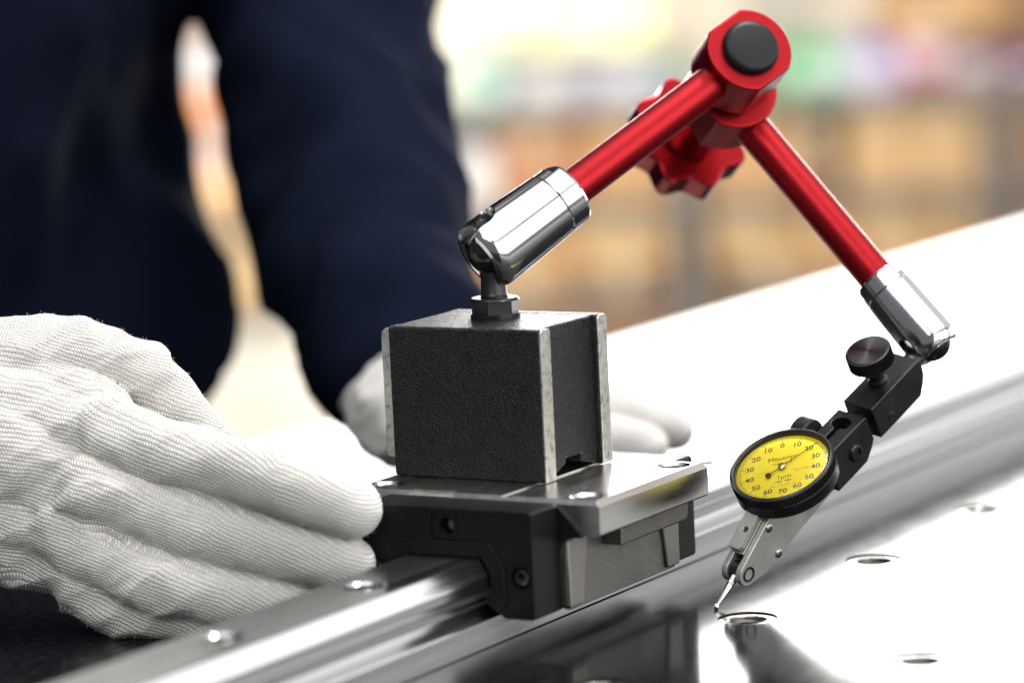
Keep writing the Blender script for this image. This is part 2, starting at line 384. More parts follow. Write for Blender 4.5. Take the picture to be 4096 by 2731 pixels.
# end caps
def endcap(sgn):
    out = [(-34, 10.6), (-34, 45.8), (-33.2, 46.6), (33.2, 46.6), (34, 45.8), (34, 10.6), (33.2, 9.75), (22.5, 9.75), (18.2, 12.6),
           (15.0, 14.6), (15.0, 16.2), (18.3, 19.6), (18.3, 25.2), (15.4, 31.6), (-15.4, 31.6), (-18.3, 25.2), (-18.3, 19.6), (-15, 16.2), (-15, 14.6), (-18.2, 12.6), (-22.5, 9.75), (-33.2, 9.75)]
    t0, t1 = 40.1, 58.65
    c = obj('end_cap', prism(out, (0, 0, 0), X3, Z3, Y3*sgn, t0, t1), PLAST, car, smooth=25)
    cb = bmesh.new()
    u = [(-5.6, 34.6), (-4.0, 33.2), (4.0, 33.2), (5.6, 34.6), (5.6, 50), (-5.6, 50)]
    u = [(-5.6, 37.5)] + [(5.6*math.cos(t), 38.2+5.6*math.sin(t)) for t in np.linspace(math.pi*1.02, math.pi*1.98, 14)] + [(5.6, 37.5), (5.6, 44.6), (-5.6, 44.6)]
    prism(u, (0, 0, 0), X3, Z3, Y3*sgn, t1-.9, t1+2, cb)
    lathe([(0, t1-7), (3.0, t1-7), (3.0, t1+2), (0, t1+2)], (0, 0, 40.3), Y3*sgn, 32, cb)
    for s in (-1, 1): lathe([(0, t1-3.2), (3.9, t1-3.2), (3.9, t1+2), (0, t1+2)], (s*29.2, 0, 24.2), Y3*sgn, 32, cb)
    cut(c, cb)
    b = c.modifiers.new('bevel', 'BEVEL'); b.width = .55*S; b.segments = 3; b.limit_method = 'ANGLE'; b.angle_limit = math.radians(30); b.harden_normals = True
    # rubber seal lip round the rail
    se = [(-23.5, 15), (-22.8, 28), (-17.6, 35.6), (17.6, 35.6), (22.8, 28), (23.5, 15), (20.5, 12), (17.6, 13.4), (15.6, 14.8), (15.6, 16), (17.4, 19.9), (17.4, 24.8), (14.6, 30.35),
          (-14.6, 30.35), (-17.4, 24.8), (-17.4, 19.9), (-15.6, 16), (-15.6, 14.8), (-17.6, 13.4), (-20.5, 12)]
    obj('rail_seal', prism(se, (0, 0, 0), X3, Z3, Y3*sgn, t1-.2, t1+.7), PLAST, c, bevel=.4)
    for s in (-1, 1): obj('cap_triangle', prism([(s*34.05, 46.2), (s*34.05, 34.4), (s*44.0, 35.6)], (0, 0, 0), X3, Z3, Y3*sgn, 40.15, 41.4), PLAST, c, smooth=0)  # thin black triangle beside the cap, flat on the flange end
    for s in (-1, 1):
        obj('cap_screw', lathe([(0, t1-2.0), (1.5, t1-2.0), (1.7, t1-.5), (2.6, t1-.3), (3.3, t1-1.2), (3.4, t1-3.2), (0, t1-3.2)], (s*29.2, 0, 24.2), Y3*sgn, 28), BLKG, c)
    obj('grease_nipple', lathe([(0, t1-4.5), (1.7, t1-4.5), (2.3, t1-5.2), (2.6, t1-6.6), (0, t1-6.6)], (0, 0, 40.3), Y3*sgn, 24), NICKEL, c)
endcap(-1); endcap(1)

# ================================================================== magnetic stand
MX, MY = -15.8, 8.6                               # centre of the switchable base, standing on the carriage
stand = thing('magnetic_stand', 'black magnetic base with red articulated arm and chrome joints', 'stand', (MX, MY, ZT))
Wx, Dy = 31.5, 23.5; Z0, Z1 = ZT+.05, 102
ys = [(-Dy, 0), (-Dy+7.0, 0), (-5.7, 3.9), (-5.5, 5.7), (5.7, 5.7), (5.9, 3.0), (16.5, .3), (Dy, 0), (Dy, 54-.8), (Dy-.8, 54), (-Dy+.8, 54), (-Dy, 54-.8)]
core = obj('base_block', prism(ys, (MX, MY, Z0), Y3, Z3, X3, -Wx+1.0, Wx-2.6), PAINT, stand, bevel=.7, seg=3)
# front and rear pole plates: painted outside, bare ground ends
for s, w in ((-1, 6.6), (1, 6.4)):
    y0, y1 = (MY-Dy-.35, MY-Dy+w) if s < 0 else (MY+Dy-w, MY+Dy+.3)
    obj('pole_plate', box(MX-Wx, MX+Wx-.45, y0, y1, Z0, Z1+.15), PAINT, stand, bevel=1.1 if s < 0 else 1.0, seg=3)
    bb = obj('pole_end', prism([(y0+.1, Z0+.1), (y1+.05, Z0+.1), (y1+.05, Z1-.9), (y1-1.2, Z1+.05), (y0+1.2, Z1+.05), (y0+.1, Z1-1.2)], (0, 0, 0), Y3, Z3, X3, MX+Wx-1.0, MX+Wx), BARE, stand, bevel=.45, seg=2,
             label='bare ground steel end of the pole plate')
obj('pole_strip', prism([(-Wx-3.4, 7.0), (-Wx+.4, 6.2), (-Wx+.4, 53.2), (-Wx-1.6, 53.2), (-Wx-3.2, 51.8), (-Wx-3.4, 49.5)], (MX, MY, Z0), X3, Z3, Y3, -Dy+.4, -Dy+6), BARE, stand, bevel=.5,
    label='bare steel strip on the left edge of the block')
# post with wrench flats and ball
ball1 = atd(1966, 1003, 1207); pbase = V(ball1[0]+1.0, ball1[1]-1.0, Z1+.1)
hexf = bmesh.new()
lathe([(0, 0), (9.0, 0), (9.0, .6), (9.0, 6.4), (8.3, 7.2), (0, 7.2)], pbase, Z3, 64, hexf)
post = obj('post', lathe([(0, 0), (4.9, 0), (4.9, 7.4), (5.1, 7.6), (4.7, 8.4), (4.55, 12.8), (4.5, 13), (4.4, 18), (0, 18)], pbase, nrm(ball1-pbase), 40), BLK, stand)
hf = obj('hex_collar', hexf, BLK, post)
cb = bmesh.new()
for k in range(3):
    a = math.radians(22+60*k*2 if False else 14+60*k)
    for s in (-1, 1):
        d = V(math.cos(a), math.sin(a), 0)*s; t = V(-d[1], d[0], 0)
        prism([(7.55, -9), (12, -9), (12, 9), (7.55, 9)], pbase+V(0, 0, 1.6), d, t, Z3, 0, 4.6, cb)
cut(hf, cb)
hf.modifiers.new('b', 'BEVEL'); hf.modifiers['b'].width = .2*S; hf.modifiers['b'].limit_method = 'ANGLE'
obj('ball_joint', sphere(8.8, ball1), BLKG, stand)

# pivot of the elbow
k1 = atd(2964, 248, 1250)
lb_b = nrm(-ray(2964, 300)); lb_r = nrm(CR-lb_b*np.dot(CR, lb_b)); lb_u = np.cross(lb_b, lb_r)
TL = math.radians(30)
AX = nrm(lb_b*math.cos(TL) + (lb_r*.58+lb_u*.815)*math.sin(TL))      # elbow axis, towards its front cap
k2 = atd(2906, 392, 1272)
ball2_px = (3735, 1367)
# indicator frame (dial basis measured from the printed face)
def lbasis(x, y):
    b = nrm(-ray(x, y)); r = nrm(CR-b*np.dot(CR, b)); return r, np.cross(b, r), b
er, eu, eb = lbasis(3130, 1872)
DO = atd(3130, 1872, 1197)
DX = nrm(.960*er+.212*eu+.1845*eb); DY = .0036*er+.6475*eu-.7626*eb; DY = nrm(DY-DX*np.dot(DX, DY)); DN = np.cross(DX, DY)
IB = .633*DX+.774*DY; IL = .774*DX-.633*DY; IN = DN                 # along body, across body, up
IP = DO-34.2*IB-19.8*IN                                            # lever pivot
def ip(b, n, l): return IP+IB*b+IN*n+IL*l
ball2 = ip(118.5, 10.2, 1.0)

def chrome_sleeve(ballc, toward, r0, r1, L0, L1, rr, ring, slot_dir, slot_w, slot_l, name):
    """socket sleeve: open bell round a ball, split by a slot, with a flatted lock ring above"""
    d = nrm(toward-ballc); e = L0
    pr = [(r0-2.6, e+.6), (r0-1.2, e), (r0-.2, e+.5), (r0, e+1.8), (r0-.1, e+5), (r1, L1-.4), (r1-.4, L1), (r1-4, L1), (r1-4, L1-1)]
    inner = [(3.0, 12+e*0), (rr+.35, 9.0), (rr+.35, 0), (r0-2.6, e+.6)]
    o = obj(name, lathe(pr[::-1] + [], ballc, d, 72), CHROME, stand, smooth=30)
    # closed shell: outer + inner bore
    bpy.data.objects.remove(o)
    full = [(0, L1), (r1-.4, L1), (r1, L1-.4), (r0-.05, e+5.5), (r0-.1, e+3.6), (r0-.55, e+2.0), (r0-1.5, e+.7), (r0-2.8, e), (rr+1.0, e+.1), (rr-.2, e+.9), (rr-.4, e+2.2), (rr+.3, 0.5), (rr+.3, 6), (rr-2, 11), (0, 11.5)]
    o = obj(name, lathe(full, ballc, d, 96), CHROME, stand, smooth=30)
    sn = nrm(np.cross(d, slot_dir)); sy = np.cross(sn, d)
    hw = slot_w/2
    pts = [(e-6, -hw), (slot_l-hw, -hw)] + [(slot_l-hw+hw*math.sin(t), -hw*math.cos(t)) for t in np.linspace(0.15, math.pi-.15, 11)] + [(slot_l-hw, hw), (e-6, hw)]
    cb = prism(pts, ballc, d, sn, sy, -40, 40)
    cut(o, cb)
    b = o.modifiers.new('bevel', 'BEVEL'); b.width = (.6 if r0 > 12 else .3)*S; b.segments = 3; b.limit_method = 'ANGLE'; b.angle_limit = math.radians(45); b.harden_normals = True
    x, y = perp(d)
    rg = obj('lock_ring', lathe([(0, L1+.1), (r1-.6, L1+.1), (r1-.2, L1+.4), (r1-.2, L1+ring-1.4), (r1-.7, L1+ring-.4), (r1-1.6, L1+ring), (0, L1+ring)], ballc, d, 96), CHROME, o)
    cb = bmesh.new()
    fl0 = nrm(CU - d*np.dot(CU, d))
    for s in (-1, 1): prism([(r1-1.5, -9), (r1+3, -9), (r1+3, 9), (r1-1.5, 9)], ballc, fl0*s, np.cross(d, fl0)*s, d, L1+ring-4.2, L1+ring+3, cb)
    cut(rg, cb)
    b = rg.modifiers.new('bevel', 'BEVEL'); b.width = .3*S; b.segments = 2; b.limit_method = 'ANGLE'; b.angle_limit = math.radians(40); b.harden_normals = True
    return d
d1 = chrome_sleeve(ball1, k1, 13.7, 12.4, -6.2, 29.0, 8.8, 9.2, Z3, 13.2, 8.6, 'lower_sleeve')
obj('lower_rod', lathe([(0, 37), (7.0, 37), (7.0, np.linalg.norm(k1-ball1)-13), (0, np.linalg.norm(k1-ball1)-13)], ball1, d1, 72), RED, stand)
rod1L = np.linalg.norm(k1-ball1)
# elbow knuckles: thick discs with two flats along the rod
def knuckle(c, rod_dir, name, R_=15.2, flat=13.0, th=11.0, back=12.6):
    rd = nrm(rod_dir - AX*np.dot(rod_dir, AX)); sd = np.cross(AX, rd)
    a0 = math.asin(flat/R_)
    pts = [(R_*math.cos(t), R_*math.sin(t)) for t in np.linspace(-a0, a0, 25)] + [(-R_*math.cos(t), R_*math.sin(t)) for t in np.linspace(a0, -a0, 25)]
    return obj(name, prism(pts, c, rd, sd, AX, -th, th), RED, stand, bevel=1.0, seg=3, smooth=25)
knuckle(k1, ball1-k1, 'front_knuckle', 16.4, 14.5, 11.2)
obj('axle_cap', lathe([(0, 14.8), (8.0, 14.8), (9.8, 14.4), (10.6, 13.2), (10.6, 11.0), (0, 11.0)], k1, AX, 64), CAPP, stand, smooth=50)
knuckle(k2, ball2-k2, 'rear_knuckle', 16.9, 14.9, 10.8)
obj('axle', cyl(9, k2, AX, -42, 15), REDK, stand)
kc = k1 - AX*72
kp = []
for i in range(192):
    t = 2*math.pi*i/192
    kp.append(((23.8-3.9*abs(math.cos(4*t))**1.8)*math.cos(t), (23.8-3.9*abs(math.cos(4*t))**1.8)*math.sin(t)))
kx, ky = nrm(lb_r-AX*np.dot(lb_r, AX)), None; ky = np.cross(AX, kx)
knob = obj('lock_knob', prism(kp, kc, kx, ky, AX, -8.5, 6.5), REDK, stand, bevel=1.2, seg=3, smooth=40)
obj('knob_boss', lathe([(0, 10), (11.2, 10), (12.4, 9), (13.0, 6.4), (0, 6.4)], kc, AX, 64), REDK, knob)
# second arm
d2 = chrome_sleeve(ball2, k2, 10.4, 9.8, -4.5, 25.0, 7.2, 7.0, -IB, 7.6, 7.0, 'upper_sleeve')
L2 = np.linalg.norm(k2-ball2)
obj('upper_rod', lathe([(0, 31), (6.9, 31), (6.9, L2-11), (0, L2-11)], ball2, d2, 72), RED, stand)
obj('ball_joint', sphere(7.1, ball2), BLKG, stand)
# swivel clamp that carries the indicator
pc = ip(104, 10.0, 1.1)
c2 = [(75, 15.8), (75, 2.0), (99.5, 2.0), (102.6, 5.4), (104.4, 9), (104.6, 13.0), (104, 15.8)]
clampB = obj('swivel_block', prism(c2, IP, IB, IN, IL, -5.7, 8.0), BLK, stand, bevel=.45, seg=2)
obj('ball_neck', lathe([(0, 0), (4.4, 0), (4.4, 2.4), (2.9, 3.4), (2.7, 11), (0, 11)], pc, ball2-pc, 32), BLK, clampB)
kb = ip(89, 15.8, .4)
ts = obj('thumb_screw', lathe([(0, -1), (3.6, -1), (3.6, 1.0), (2.9, 1.6), (2.9, 5.2), (5.0, 5.4), (5.0, 8.6), (7.6, 9.0)] + [(0, 9.0)], kb, IN, 40), BLK, clampB)
kn = []
for i in range(96*2):
    t = 2*math.pi*i/192; r = 8.55 if i % 2 else 8.25
    kn.append((r*math.cos(t), r*math.sin(t)))
obj('knurled_rim', prism(kn, kb, IB, IL, IN, 9.0, 14.4), BLK, ts, smooth=20)
def face_disc(name, rad, o, nrm_, xd, h, material, parent, seg=64):
    """a turned face with its own local Z along the axis so that the turning marks ring it"""
    bm = lathe([(0, 0.0), (rad*.5, .02), (rad-.5, 0), (rad, -.45), (rad, -1.0), (0, -1.0)], (0, 0, 0), Z3, seg)
    ob = obj(name, bm, material, None, smooth=30)
    off = V(0, 0, 0); p = parent
    while p is not None: off += np.array(p.get('_o', (0, 0, 0)), float); p = p.parent
    ob.parent = parent
    x = nrm(xd-nrm_*np.dot(xd, nrm_)); y = np.cross(nrm_, x); q = (np.array(o)+nrm_*h-off)*S
    M = Matrix.Identity(4)
    loc0 = Vector(ob['_o'])*S
    for i in range(3): M[i][0], M[i][1], M[i][2], M[i][3] = x[i], y[i], nrm_[i], q[i]
    ob.matrix_local = M @ Matrix.Translation(loc0)
    ob['_o'] = (0., 0., 0.)
    return ob
face_disc('screw_face', 8.1, kb, IN, IB, 14.75, TURNED, ts)
# dovetail clamp half
c1 = [(49, 13.4), (49, -2.2), (66, -2.2), (70.4, 1.0), (72.6, 3.4), (72.6, 13.6), (72.0, 14.3), (50, 14.3)]
clampA = obj('dovetail_clamp', prism(c1, IP, IB, IN, IL, -6.1, 7.0), BLK, stand, smooth=25)
cb = bmesh.new()
key = [(40, -1.0), (63.5, -1.0)] + [(66.2+3.2*math.cos(t)*.9, 0+4.0*math.sin(t)) for t in np.linspace(-2.3, 2.3, 14)] + [(63.5, 1.0), (40, 1.0)]
prism(key, IP, IB, IL, IN, 9.0, 20, cb)
cut(clampA, cb)
b = clampA.modifiers.new('bevel', 'BEVEL'); b.width = .45*S; b.segments = 2; b.limit_method = 'ANGLE'; b.angle_limit = math.radians(40); b.harden_normals = True
obj('swivel_pin', cyl(3.4, ip(68, 8.5, .5), IB, 0, 12), BLK, stand)
obj('clamp_screw', lathe([(0, .2), (1.8, .2), (2.0, 1.0), (2.8, .9), (3.2, .2), (3.2, -.6), (0, -.6)], ip(62.0, 5.8, 7.4), IL, 32), BLK, clampA)
obj('pin_end', cyl(1.7, ip(83, 6, 8), IL, -.5, .25, .15, 24), BLK, clampB)
RK = ip(57.2, 12.8, -6.9)
obj('rear_knob', lathe([(0, 0), (6, 0), (6.6, .6), (6.6, 6), (6, 6.6), (0, 6.6)], RK, -IL, 48), BLK, clampA)

# ================================================================== dial test indicator
tip = atz(2865, 2425, 0.95)
ind = thing('dial_indicator', 'lever dial test indicator with yellow face and black bezel', 'dial indicator', tip-V(0, 0, .95))
hw = 4.6
# body: side plate outline in (along, up)
th = np.linspace(math.radians(120), math.radians(262), 14)
side = [(4.45*math.cos(t)-.2, 4.45*math.sin(t)) for t in th] + [(8.4, -6.3), (30, -3.4), (52, -2.0), (56, 0), (56, 12.2), (20, 12.6), (17.0, 11.6)]
for l0, l1 in ((hw-2.5, hw), (-hw, -hw+2.3)):
    obj('side_plate', prism(side, IP, IB, IN, IL, l0, l1), SATIN, ind, bevel=.35, seg=2, smooth=25)
mid = [(6.6, -4.6), (50, -1.6), (50, 11), (18, 11.2), (6.0, 6.2)]
obj('body_core', prism(mid, IP, IB, IN, IL, -hw+2.3, hw-2.5), BLK, ind)
# raised dovetail pad on the sloping nose
sl = nrm(IB*16.6+IN*7.0); sn_ = nrm(np.cross(IL, sl)); sn_ = sn_ if np.dot(sn_, IN) > 0 else -sn_
po = ip(1.0, 4.9, 0)
deck = obj('nose_deck', prism([(2.0, -3.7), (17.6, -3.7), (17.6, 1.9), (2.0, 1.9)], po, sl, IL, sn_, -2.0, .35), SATIN, ind, bevel=.25)
pad = obj('dovetail_pad', prism([(3.2, -4.4), (17.6, -4.4), (17.6, 1.5), (4.0, 1.5), (2.6, .6), (2.6, -3.8)], po, sl, IL, sn_, .6, 2.8), SATIN, ind, bevel=.35, seg=2)
cut(pad, cyl(.95, po+sl*10.4-IL*.6, sn_, -1, 5, .05, 20))
obj('bezel_seat', prism([(16.8, -3.6), (24, -3.6), (24, 3.6), (16.8, 3.6)], ip(0, 11.6, 0), IB, IL, IN, -2.4, 2.2), SATIN, ind, bevel=.3)
def cross_screw(b, n, r=1.75):
    s_ = obj('plate_screw', lathe([(0, .75), (r*.5, .7), (r*.9, .42), (r, 0), (r, -.4), (0, -.4)], ip(b, n, hw), IL, 28), NICKEL, ind)
    cb = bmesh.new()
    a = random.random()
    e1 = IB*math.cos(a)+IN*math.sin(a); e2 = -IB*math.sin(a)+IN*math.cos(a)
    for p, q in ((e1, e2), (e2, e1)): prism([(-1.0, -.2), (1.0, -.2), (1.0, .2), (-1.0, .2)], ip(b, n, hw), p, q, IL, .25, 2, cb)
    cut(s_, cb)
cross_screw(15.5, 8.7); cross_screw(15.4, -3.6); cross_screw(40, 9)
pv = obj('lever_pivot', lathe([(0, -2.0), (2.0, -2.0), (2.0, .25), (2.3, .35), (2.75, .35), (2.9, .1), (2.9, -2.2), (0, -2.2)], ip(-.2, 0, hw), IL, 40), BLK, ind)
obj('pivot_slot', prism([(-1.7, -.35), (1.7, -.35), (1.7, .35), (-1.7, .35)], ip(-.2, 0, hw), nrm(IB+IN*.6), nrm(IN-IB*.6), IL, -2.1, -1.3), BLKG, pv)
hub_c = ip(-.2, 0, -.2)
obj('lever_drum', cyl(3.5, hub_c, IL, -2.0, 2.2), BLK, ind)
sd_ = nrm(hub_c-tip); SL = np.linalg.norm(hub_c-tip)
sty = obj('stylus', lathe([(0, .2), (.62, .3), (.60, 1.6), (.75, 2.4), (1.3, 9.2), (1.45, 10.0), (1.15, 10.3), (1.15, 10.9), (1.5, 11.0), (1.5, SL-1), (0, SL-1)], tip, sd_, 32), NICKEL, ind)
obj('contact_ball', sphere(1.0, tip, 24), CHROME, sty)
# bezel, knurled towards its rim
kn = []
for i in range(120*2):
    t = 2*math.pi*i/240
    kn.append(t)
bz = bmesh.new()
def ring_k(r, h, depth=0): return [bz.verts.new(DO+DN*h+(DX*math.cos(t)+DY*math.sin(t))*(r-(depth if i % 2 else 0))) for i, t in enumerate(kn)]
RB = 19.2
rows = [ring_k(14, -7.0), ring_k(RB-.6, -7.0), ring_k(RB-.1, -6.4), ring_k(RB-.1, -2.4), ring_k(RB, -2.2, 0), ring_k(RB+.05, -1.9, .38), ring_k(RB+.05, 1.6, .38), ring_k(RB-.5, 2.1, .2), ring_k(RB-.9, 2.25),
        ring_k(RB-1.5, 2.1), ring_k(17.35, 1.7), ring_k(17.2, 1.2), ring_k(17.2, -.05), ring_k(14, -.3), ]
for a, b in zip(rows, rows[1:]+rows[:1]):
    for i in range(240): bz.faces.new([a[i], a[(i+1) % 240], b[(i+1) % 240], b[i]])
obj('bezel', bz, BLK, ind, smooth=28)
dial = obj('dial_face', lathe([(0, 0), (17.3, 0), (17.3, -.4), (0, -.4)], DO, DN, 96), YEL, ind, smooth=20)
ticks = bmesh.new()
for i in range(140):
    t = 2*math.pi*i/140
    r1 = 16.7; r2 = 14.3 if i % 10 == 0 else (15.0 if i % 5 == 0 else 15.5); w = .085 if i % 10 == 0 else .06
    e = DX*math.sin(t)+DY*math.cos(t); q = DX*math.cos(t)-DY*math.sin(t)
    prism([(r2, -w), (r1, -w), (r1, w), (r2, w)], DO, e, q, DN, .02, .05, ticks)
obj('tick_marks', ticks, INK, dial, smooth=0)
def text(s, x, y, size, material, name, bold=0.0, sx=1.0, shear=0.0):
    cu = bpy.data.curves.new(name, 'FONT'); cu.body = s; cu.size = 1; cu.align_x = 'CENTER'; cu.align_y = 'CENTER'; cu.offset = bold; cu.shear = shear
    cu.resolution_u = 4
    t = bpy.data.objects.new('txt', cu); COL.objects.link(t)
    dg = bpy.context.evaluated_depsgraph_get()
    me = bpy.data.meshes.new_from_object(t.evaluated_get(dg)); bpy.data.objects.remove(t)
    b_ = bmesh.new(); b_.from_mesh(me); bpy.data.meshes.remove(me)
    for vtx in b_.verts:
        c = vtx.co.copy(); vtx.co = Vector(DO+DX*(x+c.x*size*sx)+DY*(y+c.y*size)+DN*.04)
    o = obj(name, b_, material, dial, smooth=0); o.data.flip_normals() if False else None
    return o
for k in range(8):
    for s in ((1,) if k in (0, 7) else (1, -1)):
        t = math.pi*k/7*s; text(str(k*10), 12.5*math.sin(t), 12.5*math.cos(t), 3.35, INK, 'numeral', .010)
text('Mitutoyo', .2, 5.5, 3.25, INK, 'lettering', .0, .93)
text('MADE IN JAPAN', -.1, 2.9, 1.2, INK, 'lettering', 0, .85)
text('1\u00b5m', .4, -4.7, 3.0, INK, 'lettering', 0, 1, .15)
text('No. 513-401-10', .2, -9.0, 1.75, INKG, 'lettering', 0, .82)
text('BUCF86', 7.2, -2.5, 1.75, INKG, 'lettering', 0, .86)
text('11.2', -6.2, .6, 1.2, INKF, 'lettering')
ar = bmesh.new()
for s in (-1, 1):
    for p in ([(.6, -.07), (.74, -.07), (.74, .9), (.6, .9)] if False else [(.55, -.6), (.68, -.6), (.68, .6), (.55, .6)], [(2.0, -.06), (3.4, -.06), (3.4, .06), (2.0, .06)], [(.8, 0), (2.1, -.42), (2.1, .42)]):
        pp = [(s*x+.3, y-7.0) for x, y in p]
        prism(pp, DO, DX, DY, DN, .02, .05, ar)
obj('scale_arrows', ar, INK, dial, smooth=0)
dr = bmesh.new()
for x0, y0, x1, y1 in ((-9, -.6, -3.6, -.6), (-9, -2.4, -3.4, -2.4), (-9, -2.4, -9, -.2), (-3.6, -2.4, -3.6, -.2), (-9, -.1, -3.6, -.1)):
    d = nrm(V(x1-x0, y1-y0, 0)); q = V(-d[1], d[0], 0)*.05
    prism([(x0-q[0], y0-q[1]), (x1-q[0], y1-q[1]), (x1+q[0], y1+q[1]), (x0+q[0], y0+q[1])], DO, DX, DY, DN, .02, .05, dr)
obj('lever_diagram', dr, INKF, dial, smooth=0)
na = math.radians(56.5); ne = DX*math.sin(na)+DY*math.cos(na); nq = DX*math.cos(na)-DY*math.sin(na)
nd = obj('needle', prism([(-6.0, -.16), (2, -.20), (15.9, -.05), (15.9, .05), (2, .20), (-6.0, .16)], DO, ne, nq, DN, .9, 1.05), INK, ind, smooth=0)
obj('needle_hub', lathe([(0, 1.75), (1.0, 1.7), (1.4, 1.4), (1.4, .3), (0, .3)], DO, DN, 32), NICKEL, nd)
obj('needle_counterweight', lathe([(0, 1.12), (1.15, 1.12), (1.15, .85), (0, .85)], DO-ne*6.0, DN, 28), mat('brown_steel', (.06, .045, .04), .35, .6), nd)
obj('crystal', lathe([(0, 2.5)]+[(17.15*math.sin(a), 1.4+1.1*math.cos(a*1.0)) for a in np.linspace(.1, math.pi/2, 12)], DO, DN, 72), GLASS, ind, smooth=60)

# ================================================================== person
def roundcone(bm, a, ra, b, rb, seg=20):
    a, b = np.array(a, float), np.array(b, float); d = b-a; L = np.linalg.norm(d)
    if L < 1e-3: sphere(ra, a, seg, bm); return
    pr = [(0, -ra)] + [(ra*math.cos(t), ra*math.sin(t)) for t in np.linspace(-1.35, 0, 6)] + [(rb*math.cos(t), L+rb*math.sin(t)) for t in np.linspace(0, 1.35, 6)] + [(0, L+rb)]
    lathe(pr, a, d, seg, bm)
def remesh(name, bm, vox, sm, material, parent, fac=.5, post=None):
    o = obj(name, bm, material, parent, smooth=0)
    r = o.modifiers.new('r', 'REMESH'); r.mode = 'VOXEL'; r.voxel_size = vox*S; r.use_smooth_shade = True
    s_ = o.modifiers.new('s', 'SMOOTH'); s_.iterations = sm; s_.factor = fac
    dg = bpy.context.evaluated_depsgraph_get()
    me = bpy.data.meshes.new_from_object(o.evaluated_get(dg)); me.name = name
    o.modifiers.clear(); o.data = me
    if not me.materials: me.materials.append(material)
    for q in me.polygons: q.use_smooth = True
    return o
def root_off(o):
    off = V(0, 0, 0)
    while o is not None: off += np.array(o.get('_o', (0, 0, 0)), float); o = o.parent
    return off
def knit_coords(o, bones, thumb, view):
    """store stitch coordinates (mm): wales follow the hand and its fingers; the thumb has its own run"""
    me = o.data; n = len(me.vertices); co = np.zeros(n*3); me.vertices.foreach_get('co', co); co = co.reshape(-1, 3)/S + root_off(o)
    best = np.full(n, 1e9); U = np.zeros(n); Vv = np.zeros(n)
    view = nrm(view)
    a0, b0 = np.array(bones[0][0]), np.array(bones[3][2])      # index finger sets the run of the hand
    d0 = nrm((b0-a0)-view*np.dot(b0-a0, view)); s0 = np.cross(view, d0)
    q = co-a0
    # stitches bend a little with the sweep of the knuckles
    bend = .0016*np.square(np.minimum(q@d0, 0))
    U0 = q@d0; V0 = q@s0+bend+.35*np.abs(q@view)
    for i, (a, ra, b, rb, ub, th) in enumerate(bones):
        a, b = np.array(a), np.array(b); d = b-a; L = np.linalg.norm(d); d = d/L
        qq = co-a; t = np.clip(qq@d, 0, L); rad = ra+(rb-ra)*t/L; off = qq-np.outer(t, d)
        dist = np.linalg.norm(off, axis=1)-rad
        m_ = dist < best; best = np.where(m_, dist, best)
        if th:
            s_ = nrm(np.cross(view, d)); w_ = np.cross(d, s_)
            ang = np.arctan2(off@s_, off@w_); uu = ub+qq@d; vv = ang*ra
        else: uu, vv = U0, V0
        U = np.where(m_, uu, U); Vv = np.where(m_, vv, Vv)
    for nm, arr in (('ku', U), ('kv', Vv)):
        at = me.attributes.new(nm, 'FLOAT', 'POINT'); at.data.foreach_set('value', arr.astype(np.float32))
from mathutils import noise as mnoise
def wrinkle(o, amp, scale, stretch=(1, 1, 1), seed=0):
    me = o.data
    no = [v.normal.copy() for v in me.vertices]
    for v_, n_ in zip(me.vertices, no):
        p = Vector((v_.co.x*stretch[0], v_.co.y*stretch[1], v_.co.z*stretch[2]))/(scale*S)+Vector((seed, seed*1.7, 0))
        h = mnoise.noise(p)+.5*mnoise.noise(p*2.1)
        v_.co += n_*(amp*S*h)
    me.update()
def ridges(o, amp, scale, stretch=(1, 1, 1), seed=0, axes=None, fade=None):
    me = o.data; no = [v.normal.copy() for v in me.vertices]; off = root_off(o)
    for v_, n_ in zip(me.vertices, no):
        c = Vector(np.array(v_.co)/S+off)
        if axes is not None: c2 = Vector((c.dot(axes[0]), c.dot(axes[1]), c.dot(axes[2])))
        else: c2 = c
        p = Vector((c2.x*stretch[0], c2.y*stretch[1], c2.z*stretch[2]))/scale+Vector((seed, seed*.7, seed*1.3))
        p += Vector((mnoise.noise(p*.7+Vector((9, 0, 0))), mnoise.noise(p*.7+Vector((0, 9, 0))), 0))*.6
        h = (1-abs(mnoise.noise(p))*2.2)
        k = fade(c) if fade else 1.0
        v_.co += n_*(amp*S*(h-.45)*k)
    me.update()
person = thing('person', 'person in navy work jacket and white knit gloves behind the table', 'person', (-560, 200, -860))

